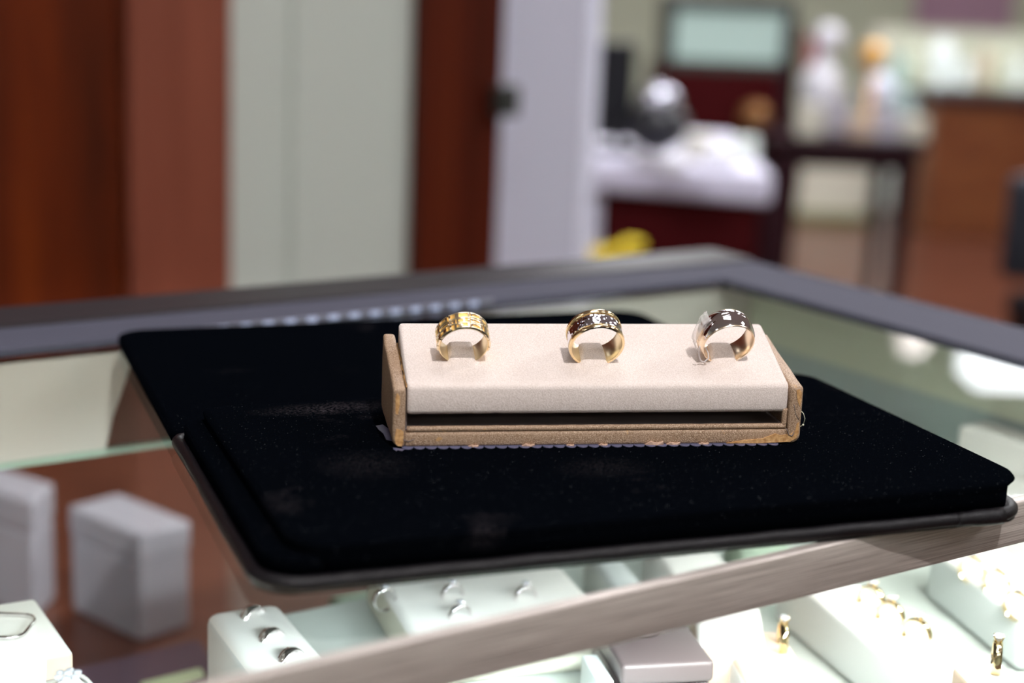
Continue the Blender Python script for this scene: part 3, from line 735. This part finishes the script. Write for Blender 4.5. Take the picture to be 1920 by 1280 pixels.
pts += [((R3 + .0002) * math.sin(-2.30), -.0060, (R3 + .0002) * math.cos(-2.30)), ((R3 - .0020) * math.sin(-2.24), -.0058, (R3 - .0020) * math.cos(-2.24)), ((R3 - .0026) * math.sin(-2.05), -.0050, (R3 - .0026) * math.cos(-2.05)), ((R3 - .0024) * math.sin(-1.88), -.0030, (R3 - .0024) * math.cos(-1.88))]
tube('loop_rim', pts, .00028, mat('milky plastic rim', (.8, .74, .74), .25, alpha=.75), film, 8)

autosmooth(suede_pad(), 70)
# ================================================================== ROOM BEHIND
CEIL = 2.75
def struct(o): o['kind'] = 'structure'; return o
struct(box('floor', -4, 6, -2.5, 12.5, -.05, 0, M['floor']))
struct(box('ceiling', -4, 6, -2.5, 12.5, CEIL, CEIL + .05, M['ceiling']))
struct(box('wall_back', -4, 6, 12, 12.1, 0, CEIL, M['sage_far']))
struct(box('wall_right', 5.9, 6, -2.5, 12, 0, CEIL, M['sage_far']))
struct(box('wall_front', -4, 5.9, -2.5, -2.4, 0, CEIL, M['sage']))
struct(box('wall_side', -4, -3.9, -2.4, 12, 0, CEIL, M['sage']))
# wall parallel to the showcase, .95 m behind it: door, casing, sage wall, post
WT = .95
def wall_s(u, t):                      # plan position s where the view direction u meets the plane t
    d = ray(u, 300); d.z = 0; o = EYE.copy(); o.z = 0; c0 = Vector((CC.x, CC.y, 0))
    k = (t - (o - c0).dot(e2)) / d.dot(e2); return ((o + d * k) - c0).dot(e1)
base = Vector((CC.x, CC.y, 0))
def onwall(o): o.location = base; o.rotation_euler = (0, 0, CA); return o
sA, sB, sC, sD, sE = [wall_s(u, WT) for u in (240, 431, 768, 880, 922)]
dr = struct(onwall(box('door_1', sA - .95, sA - .002, WT + .01, WT + .05, 0.01, 2.1, M['wood_door'], None, .003)))
pn = struct(onwall(box('wall_left', sA - 2.2, sB, WT + .055, WT + .12, 0, CEIL, M['wood_post'])))
struct(onwall(box('trim_1', sA, sB, WT - .006, WT + .0545, 0, 2.25, M['wood_trim'], None, .004)))
sm = wall_s(548, WT)
struct(onwall(box('wall_rear', sB + .001, sC, WT + .005, WT + .12, 0, CEIL, M['sage'])))
struct(onwall(box('trim_2', sm, sC - .0, WT - .0, WT + .004, 0, CEIL, M['sage'])))
sD2 = wall_s(846, WT - .02)
struct(onwall(box('trim_3', sC + .001, sE, WT - .02, WT + .12, 0, CEIL, M['wood_post'], None, .004)))
hp = at(925, 205, 1.97)
kn = tag(onwall(box('wall_switch', sE - .02, sE + .012, WT - .045, WT - .0205, hp.z - .02, hp.z + .02, M['grey_dark'], None, .004)), 'small dark grey fitting on the edge of the dark wood post', 'switch')
# lavender column
ca1, ca2 = at(934, 300, 2.35), at(1094, 300, 2.35)
col = struct(prism('trim_4', [(ca1.x, 2.35), (ca2.x, 2.40), (ca2.x + .03, 2.62), (ca1.x, 2.62)], 0, CEIL, M['lavender'], None, .004))
# the low counter behind the showcase, with two boxes on it
bc_ = thing('back_counter', 'brown wooden work counter behind the showcase seen through its open rear', 'counter', base, CA)
box('counter_top', -1.5, -.05, .10, .62, .69, .72, M['wood_case'], bc_, .003); box('cabinet_body', -1.48, -.07, .13, .62, 0, .6895, M['wood_case'], bc_, .003)
def qbox(name, label, cat, pL, pF, pR, z0, z1, m, group=None):
    a, b, c = Vector(pL), Vector(pF), Vector(pR); d = a + c - b
    t = thing(name, label, cat, (b.x, b.y, z0), 0, group)
    P = [(p.x - b.x, p.y - b.y) for p in (a, b, c, d)]
    h = z1 - z0
    prism('box_body', P, 0, h * .72, m, t, .003); cx = sum(p[0] for p in P) / 4; cy = sum(p[1] for p in P) / 4
    P2 = [(cx + (x - cx) * 1.03, cy + (y - cy) * 1.03) for x, y in P]
    prism('lid', P2, h * .722, h, m, t, .003); return t
qbox('gift_box', 'pale grey jewellery box on the back counter left of the black tray', 'box', pt(130, 948, -.20), pt(262, 1002, -.20), pt(356, 975, -.20), GZ - .2798, GZ - .2, M['box_grey'])
qbox('gift_box', 'pale grey jewellery box on the back counter cut by the left border', 'box', pt(-60, 925, -.20), pt(60, 965, -.20), pt(100, 930, -.20), GZ - .2798, GZ - .19, M['box_grey'])

# ---- white desk with burgundy front, behind the column
YD = 3.25
def fb(name, label, cat, m, u0, u1, v0, v1, Y, depth, to_floor=False, bev=.006, group=None, part=None, yaw=0):
    """block whose front face covers a rectangle at distance Y"""
    a, b = at(u0, v1, Y), at(u1, v1, Y); zt = at((u0 + u1) / 2, v0, Y).z; zb = 0 if to_floor else at((u0 + u1) / 2, v1, Y).z
    o = box(name, a.x, b.x, Y, Y + depth, zb, zt, m, None, bev); 
    return tag(o, label, cat, group)
dsk = thing('sales_desk', 'white topped burgundy sales desk behind the lavender column', 'desk', (0, 0, 0))
a0, b0 = at(1075, 330, YD + .05), at(1446, 366, YD)
ztop = at(1300, 318, YD).z
zt_ = at(1300, 318, YD).z; zb_ = at(1300, 378, YD).z
bk = pt(1436, 252, zt_ - GZ)
prism('desk_top', [(a0.x, YD + .12), (b0.x, YD - .02), (b0.x + .02, bk.y), (a0.x, bk.y + .1)], zb_, zt_, M['white_top'], dsk, .012, 3)
prism('desk_front', [(at(1135, 400, YD).x, YD + .14), (b0.x - .02, YD + .02), (b0.x, bk.y - .02), (at(1135, 400, YD).x, bk.y)], 0, zb_ - .0005, M['plum'], dsk)
prism('desk_side', [(a0.x + .01, YD + .15), (at(1134, 400, YD).x, YD + .145), (at(1134, 400, YD).x, bk.y), (a0.x + .01, bk.y)], 0, zb_ - .0005, M['lavender'], dsk)
def onz(u, v, z, name, label, cat, parts, group=None, rz=0):
    p = pt(u, v, z - GZ); t = thing(name, label, cat, (p.x, p.y, z), rz, group)
    for f in parts: f(t)
    return t
mon = onz(1158, 284, zt_, 'monitor', 'black upright monitor seen edge on upon the white desk', 'monitor', [
    lambda t: box('screen', -.055, .028, -.02, .03, .03, .235, M['black'], t, .006), lambda t: box('foot', -.065, .05, -.04, .05, 0, .012, M['black'], t, .004), lambda t: box('neck', -.01, .01, -.005, .012, .011, .06, M['black'], t)])
vv = onz(1228, 296, zt_, 'desk_ornament', 'round black ornament, its silver highlight built as a crown, upon the white desk', 'ornament', [
    lambda t: lathe('black_bowl', [(.022, 0), (.026, .012), (.022, .016), (.055, .034), (.07, .065), (.064, .092), (.05, .104)], M['black'], t), lambda t: lathe('highlight_crown', [(.046, .104), (.050, .112), (.044, .134), (.028, .150), (.005, .156)], M['chrome'], t)])  # the metal crown gives the ball's highlight a shape of its own
for i, (u, v, w, h, m) in enumerate(((1218, 318, .03, .03, 'box_grey'), (1262, 322, .026, .028, 'whitepl'), (1310, 300, .03, .05, 'cream'), (1350, 315, .035, .035, 'whitepl'), (1398, 300, .026, .045, 'sage'))):
    p = pt(u, v, zt_ - GZ)
    tag(box('desk_carton', p.x - w, p.x + w, p.y, p.y + .05, zt_, zt_ + h, M[m], None, .004), ['small grey carton nearest the monitor on the white desk', 'small white carton in front of the round black ornament', 'cream carton in the middle of the white desk', 'white carton right of the cream carton on the white desk', 'sage carton at the right end of the white desk'][i], 'carton', 'cartons on the white desk')
# burgundy cabinet with a lit glass panel, behind the desk
YC = 5.0
cb = thing('wall_cabinet', 'burgundy cabinet with a framed pale teal glass case on top behind the desk', 'cabinet', (0, 0, 0))
a0, b0 = at(1236, 130, YC), at(1494, 130, YC); zs = at(1360, 132, YC).z
box('cabinet_body', a0.x, b0.x, YC, YC + .45, 0, zs, M['plum'], cb, .006)
zt2 = at(1360, -6, YC).z
bm = bmesh.new(); t_ = .028; X0, X1 = at(1244, 130, YC).x, at(1484, 130, YC).x
for (x0, x1, z_0, z_1) in ((X0, X0 + t_, zs, zt2), (X1 - t_, X1, zs, zt2), (X0 + t_, X1 - t_, zs + .0005, zs + t_), (X0 + t_, X1 - t_, zt2 - t_ * 1.5, zt2)): bm_box(bm, x0, x1, YC + .0, YC + .3, z_0 + .0005, z_1)
from_bm('case_frame', bm, M['grey_dark'], cb)
box('glass_panel', X0 + t_, X1 - t_, YC + .02, YC + .28, zs + t_ + .001, zt2 - t_ * 1.5 - .001, M['teal_glass'], cb)
box('side_post', b0.x - .05, b0.x, YC - .012, YC - .0005, 0, at(1480, 40, YC).z, M['plum_dark'], cb)
ky = at(1412, 218, YC); ball('brass_knob', (ky.x, YC - .04, ky.z), .047, mat('aged brass', (.30, .14, .05), .4, .5), cb, 1.)
# plum table with tapered legs
YT = 4.55
tbz = at(1590, 262, YT).z; tbl = thing('side_table', 'dark plum wooden table with slender legs standing on the plank floor', 'table', (0, 0, 0))
tx0, tx1 = at(1442, 262, YT).x, at(1742, 262, YT).x
box('table_top', tx0, tx1, YT, YT + .42, tbz - .028, tbz + .0, M['plum_dark'], tbl, .006); box('apron', tx0 + .02, tx1 - .02, YT + .03, YT + .40, tbz - .085, tbz - .0285, M['plum_dark'], tbl)
for lx, ly, wd in ((tx0 + .05, YT + .06, .048), (tx1 - .045, YT + .06, .024), (tx0 + .055, YT + .36, .024), (tx1 - .05, YT + .36, .018)):
    bm = bmesh.new(); h = tbz - .0855
    R = [[bm.verts.new((lx + sx * w_ * 1. - off, ly + sy * w_, z)) for sx, sy in ((-1, -1), (1, -1), (1, 1), (-1, 1))] for z, w_, off in ((0, wd * .55, (.03 if lx > tx0 + .2 else 0)), (h * .5, wd * .75, 0), (h, wd, 0))]
    for p, q in zip(R, R[1:]):
        for k in range(4): bm.faces.new((p[k], p[(k + 1) % 4], q[(k + 1) % 4], q[k]))
    bm.faces.new(R[0][::-1]); bm.faces.new(R[-1]); from_bm('leg', bm, M['plum_dark'], tbl)
# items on the table (bases on the table top)
def on_table(name, label, cat, u, dy, prof, m, group=None, extra=None):
    x = at(u, 262, YT + dy).x; t = thing(name, label, cat, (x, YT + dy, tbz), 0, group)
    lathe(prof[0], prof[1], m, t)
    if extra: extra(t)
    return t
on_table('display_bust', 'white necklace bust with a round head at the left of the plum table', 'bust', 1530, .27, ('torso', [(.05, 0), (.05, .02), (.03, .05), (.055, .10), (.06, .14), (.04, .18), (.018, .205), (.016, .23)]), M['whitepl'], 'white display busts', lambda t: ball('head', (.012, 0, .27), .042, M['whitepl'], t))
on_table('display_bust', 'short lavender grey bust behind the boxes on the plum table', 'bust', 1640, .355, ('torso', [(.045, 0), (.045, .015), (.028, .04), (.05, .08), (.055, .11), (.035, .15), (.02, .165)]), M['lavender'], 'white display busts')
on_table('gold_globe', 'dull gold ball on a slim stand upon the plum table', 'ornament', 1622, .19, ('stand', [(.03, 0), (.03, .01), (.008, .02), (.008, .19)]), M['goldball'], None, lambda t: ball('globe', (0, 0, .225), .04, M['goldball'], t))
for i, (u0, u1, h, dy, m) in enumerate(((1492, 1545, .085, .05, 'cream'), (1548, 1592, .10, .15, 'box_grey'), (1592, 1640, .055, .06, 'tan'), (1642, 1690, .075, .05, 'box_grey'), (1692, 1740, .06, .08, 'cream'), (1668, 1716, .12, .20, 'side_in'))):
    x0, x1 = at(u0, 262, YT + dy).x, at(u1, 262, YT + dy).x
    tag(box('display_box', x0, x1 - .003, YT + dy, YT + dy + .06, tbz, tbz + h, M[m], None, .004), ['cream box at the left front of the plum table', 'grey box standing tall behind the cream box on the plum table', 'tan box in the middle of the plum table', 'grey box right of the tan box on the plum table', 'cream box at the right end of the plum table', 'dark green grey box at the back right of the plum table'][i], 'box', 'boxes on the plum table')
x_ = at(1508, 262, YT + .34).x; tag(box('red_card', x_ - .014, x_ + .02, YT + .33, YT + .35, tbz, tbz + .27, M['red'], None, .003), 'tall red card standing at the left rear of the plum table', 'card')
# cream box under the table, far
fb('storage_chest', 'cream chest standing behind the legs of the plum table', 'chest', M['cream'], 1494, 1622, 296, 408, 8.0, .35, True, .02)
tag(o := fb('fabric_skirt', 'olive cloth hem in front of the cream chest', 'cloth', M['olive'], 1492, 1624, 400, 432, 7.95, .045, True, .004))
# far wooden counter with glass display on top
YW = 7.6
fc = thing('store_counter', 'orange brown wooden counter with a bright glass case on top at the far right', 'counter', (0, 0, 0))
x0, x1 = at(1755, 200, YW).x, at(2200, 200, YW).x; zc = at(1850, 180, YW).z
box('counter_body', x0, x1, YW, YW + .6, 0, zc - .045, M['wood_counter'], fc, .01); box('counter_edge', x0 - .02, x1, YW - .02, YW + .62, zc - .0445, zc, M['plum_dark'], fc, .005)
X0 = at(1672, 180, YW + 1.4).x
fd = thing('glass_display', 'bright glass display counter with white stock behind the wooden counter', 'display case', (0, 0, 0))
zq = at(1800, 176, YW + .9).z; zq2 = at(1800, 62, YW + .9).z
YQ = YW + .9; X0 = at(1668, 120, YQ).x; X1 = at(2100, 120, YQ).x
box('display_base', X0, X1, YQ, YQ + .5, 0, zq, M['sage'], fd, .01); box('display_back', X0, X1, YQ + .44, YQ + .5, zq + .0005, zq2, M['cream'], fd)
box('display_glass', X0, X1, YQ, YQ + .01, zq + .0005, zq2, M['pane'], fd)
for i, (u, w, z1, m) in enumerate(((1686, .055, .55, 'side_in'), (1722, .05, .8, 'cream'), (1768, .075, .9, 'whitepl'), (1812, .055, .5, 'whitepl'), (1848, .05, .75, 'tan'), (1882, .05, .8, 'cream'), (1915, .045, .6, 'whitepl'))):
    xx = at(u, 120, YQ + .2).x
    tag(lathe('display_stock', [(w * .8, 0), (w, .02), (w * .5, .05), (w * .95, (zq2 - zq) * z1 * .6), (w * .7, (zq2 - zq) * z1 * .9), (w * .2, (zq2 - zq) * z1)], M[m]), ['green grey form at the left end of the far glass display', 'cream form left of the bright white one in the far glass display', 'large white form in the far glass display', 'low white form right of the large one in the far glass display', 'tan form in the far glass display', 'cream form right of the tan one in the far glass display', 'white form by the right border in the far glass display'][i], 'jewellery form', 'stock in the far glass display').location = (xx, YQ + .22, zq)
fb('wall_banner', 'mauve pink banner on the far wall at the top right', 'banner', M['mauve'], 1715, 1895, -60, 52, 11.9, .05, False)
tag(bpy.data.objects['wall_banner'], kind=None)
# dark chair at the right border
ch = thing('black_chair', 'black chair back at the right border in front of the wooden counter', 'chair', (at(1925, 400, 3.2).x, 3.2, 0), .1)
zz0, zz1 = at(1915, 545, 3.2).z, at(1915, 330, 3.2).z
o = box('backrest', -.03, .36, 0, .05, zz0 + .02, zz1, mat('black slate fabric', (.018, .02, .03), .6), ch, .02, 4); autosmooth(o)
box('seat', -.02, .38, -.42, .02, zz0 - .06, zz0, M['black'], ch, .02, 3)
for lx, ly in ((.0, -.4), (.34, -.4), (.0, 0), (.34, 0)): box('leg', lx, lx + .03, ly, ly + .03, 0, zz0 - .0605, M['black'], ch)
# narrow framed items left of the monitor: sage/mauve poster column
fb('wall_poster', 'mauve grey poster board standing beyond the lavender column', 'poster', mat('grey mauve board', (.16, .12, .15), .7), 1098, 1140, 118, 232, 5.6, .05, True)
# yellow flowers in a floor pot
YF_ = 2.9
fx = at(1122, 470, YF_); pot = thing('yellow_bouquet', 'bouquet of bright yellow flowers in a lavender floor vase beyond the showcase corner', 'flowers', (fx.x, YF_, 0))
zt3 = at(1122, 456, YF_).z
lathe('vase', [(.06, 0), (.07, .05), (.05, zt3 * .45), (.04, zt3 * .7), (.055, zt3 - .05)], M['lavender'], pot)
bm = bmesh.new(); random.seed(3)
for k in range(85):
    x = random.uniform(-.095, .075); h_ = zt3 - .045 + (.05 * (x + .095) / .17) * random.uniform(.3, 1.) ; y = random.uniform(-.04, .04)
    for q in range(6):
        a = 2 * PI * q / 6; r = .016
        c = Vector((x, y, h_)); v = [bm.verts.new(c), bm.verts.new(c + Vector((math.cos(a) * r, math.sin(a) * r, .006))), bm.verts.new(c + Vector((math.cos(a + .9) * r, math.sin(a + .9) * r, .006)))]
        bm.faces.new(v)
        w_ = [bm.verts.new(x_.co - Vector((0, 0, .004))) for x_ in v]; bm.faces.new(w_[::-1])
        for i in range(3): bm.faces.new((v[i], w_[i], w_[(i + 1) % 3], v[(i + 1) % 3]))
o = from_bm('petals', bm, M['yellow'], pot); o['kind'] = 'stuff'
bm = bmesh.new()
for k in range(14):
    x = random.uniform(-.06, .06); tube_bm(bm, [(x * .4, 0, zt3 - .12), (x, random.uniform(-.03, .03), zt3 - .03)], .003, 5)
o = from_bm('stems', bm, M['leaf'], pot)

# ================================================================== LIGHT
def area(name, loc, rot, sx, sy, power, col, spread=PI):
    l = bpy.data.lights.new(name, 'AREA'); l.shape = 'RECTANGLE'; l.size = sx; l.size_y = sy; l.energy = power; l.color = col; l.spread = spread
    o = bpy.data.objects.new(name, l); C.objects.link(o); o.location = loc; o.rotation_euler = rot; return o
LP = 10.0
def panel(x, y, w, l, s=LP, label='', col=(.97, .975, 1.), rz=0.):
    t = thing('ceiling_light', label, 'ceiling light', (x, y, CEIL), rz, 'square ceiling light panels')
    bm = bmesh.new()
    for (x0, x1, y0, y1) in ((-w / 2 - .03, w / 2 + .03, -l / 2 - .03, -l / 2), (-w / 2 - .03, w / 2 + .03, l / 2, l / 2 + .03), (-w / 2 - .03, -w / 2, -l / 2, l / 2), (w / 2, w / 2 + .03, -l / 2, l / 2)): bm_box(bm, x0, x1, y0, y1, -.03, -.0005)
    from_bm('frame', bm, M['white_top'], t)
    m = mat('lit panel', (.9, .9, .9), .5, emit=col, estr=s); box('diffuser', -w / 2, w / 2, -l / 2, l / 2, -.02, -.001, m, t); return t
K = 0
area('display_light', (at(1800, 70, YQ).x, YQ + .06, zq2 - .01), (math.radians(25), 0, 0), 1.3, .03, .5, (1, .98, .92))
names = ['above the ring stand', 'above the left end of the showcase', 'above the right side aisle', 'behind the photographer', 'behind the photographer to the left', 'above the white desk', 'above the plum table', 'above the far counter', 'above the wooden door, added to brighten that wall', 'above the store middle', 'behind the photographer to the right']  # the panel near the door is an extra source, added to brighten the wall
for i, (x, y, w, l) in enumerate(((.1, .95, .62, .62), (-1.9, 1.1, .62, .62), (2.1, 1.1, .62, .62), (.1, -1.2, .62, .62), (-1.9, -1.2, .62, .62), (.6, 3.2, .62, 1.2), (1.9, 5.2, .62, 1.2), (3.3, 7.2, .62, 1.2), (-1.2, 2.6 - .8, .3, .62), (0.6, 7.5, .62, 1.2), (2.1, -1.2, .62, .62))):
    panel(x, y, w, l, LP * {0: .30, 1: .3, 2: 1.5, 3: .6, 4: .3, 10: .65, 5: 1.05, 7: 1.0, 8: 3.4}.get(i, .95 if i < 5 else 1.6), 'square ceiling light panel ' + names[i])
def mirrored(u, v, Y):
    d = ray(u, v); k = -CAMH / d.z; g = EYE + d * k; r = Vector((d.x, d.y, -d.z)); return g + r * ((Y - g.y) / r.y)
pa, pb = mirrored(1812, 660, 5.), mirrored(2000, 722, 5.)
pl = thing('added_pendant', 'unseen long white pendant lamp added over the aisle for its reflection in the glass by the right rail', 'pendant lamp', ((pa.x + pb.x) / 2, 5., min(pa.z, pb.z)))  # unseen lamp, added only for its reflection in the glass
hw = abs(pb.x - pa.x) / 2; hh = abs(pa.z - pb.z)
box('lamp_shade', -hw, hw, -.1, .1, 0, hh, mat('lit pendant shade', (.9, .9, .95), .5, emit=(.9, .93, 1), estr=3.), pl, .03, 3)
for sx in (-.6, .6): box('cord', sx * hw - .004, sx * hw + .004, -.004, .004, hh, CEIL - min(pa.z, pb.z), M['grey_dark'], pl)
pm = mirrored(1712, 636, 6.)
sp_ = thing('bulb_pendant', 'small round pendant bulb over the aisle, mirrored as a pale disc beside the right rail', 'pendant lamp', (pm.x, 6., pm.z))
ball('bulb', (0, 0, 0), .06, mat('lit bulb', (.9, .85, .8), .5, emit=(1, .86, .84), estr=1.3), sp_)
lathe('socket', [(.02, .055), (.025, .09), (.012, .11)], M['grey_dark'], sp_); box('cord', -.003, .003, -.003, .003, .1105, CEIL - pm.z, M['grey_dark'], sp_)
def spot(x, y, z, tx, ty, tz, power, size, blend, r, col):
    l = bpy.data.lights.new('spot', 'SPOT'); l.energy = power; l.spot_size = math.radians(size); l.spot_blend = blend; l.shadow_soft_size = r; l.color = col
    o = bpy.data.objects.new('spot', l); C.objects.link(o); o.location = (x, y, z)
    o.rotation_euler = (Vector((tx, ty, tz)) - Vector((x, y, z))).to_track_quat('-Z', 'Y').to_euler(); return o
spot(.40, -.42, CEIL - .03, .03, .60, GZ + .03, 66, 40, .6, .022, (1, .96, .95))
# showcase tube lights tucked under the front edge and under the rails
fr = area('case_light', caseloc(-.74, TN + .010, -.0125), (math.radians(38), 0, CA), .74, .008, 2.15, (.87, .95, 1.0), math.radians(100))
fr3 = area('case_light', caseloc(-.20, TN + .010, -.0125), (math.radians(40), 0, CA), .34, .008, .40, (1, .98, .97), math.radians(100))


w = bpy.data.worlds.new('World'); bpy.context.scene.world = w; w.use_nodes = True
w.node_tree.nodes['Background'].inputs[0].default_value = (.5, .5, .55, 1); w.node_tree.nodes['Background'].inputs[1].default_value = .1

# ================================================================== CAMERA
cam = bpy.data.cameras.new('camera'); co = bpy.data.objects.new('camera', cam); C.objects.link(co)
mw = Matrix((A_, B_, -fwd)).transposed().to_4x4(); mw.translation = EYE; co.matrix_world = mw
cam.sensor_width = 36; cam.lens = FPX / 1920 * 36; cam.clip_start = .01; cam.clip_end = 50
cam.dof.use_dof = True; cam.dof.focus_distance = .615; cam.dof.aperture_fstop = 4.6
sc = bpy.context.scene; sc.camera = co
sc.view_settings.view_transform = 'Standard'; sc.view_settings.look = 'None'; sc.view_settings.gamma = 1; sc.view_settings.exposure = 1.0; sc.view_settings.use_curve_mapping = False
sc.cycles.max_bounces = 8; sc.cycles.transparent_max_bounces = 16; sc.cycles.use_denoising = True
sc.cycles.caustics_reflective = True; sc.cycles.blur_glossy = .3; sc.cycles.sample_clamp_indirect = 6
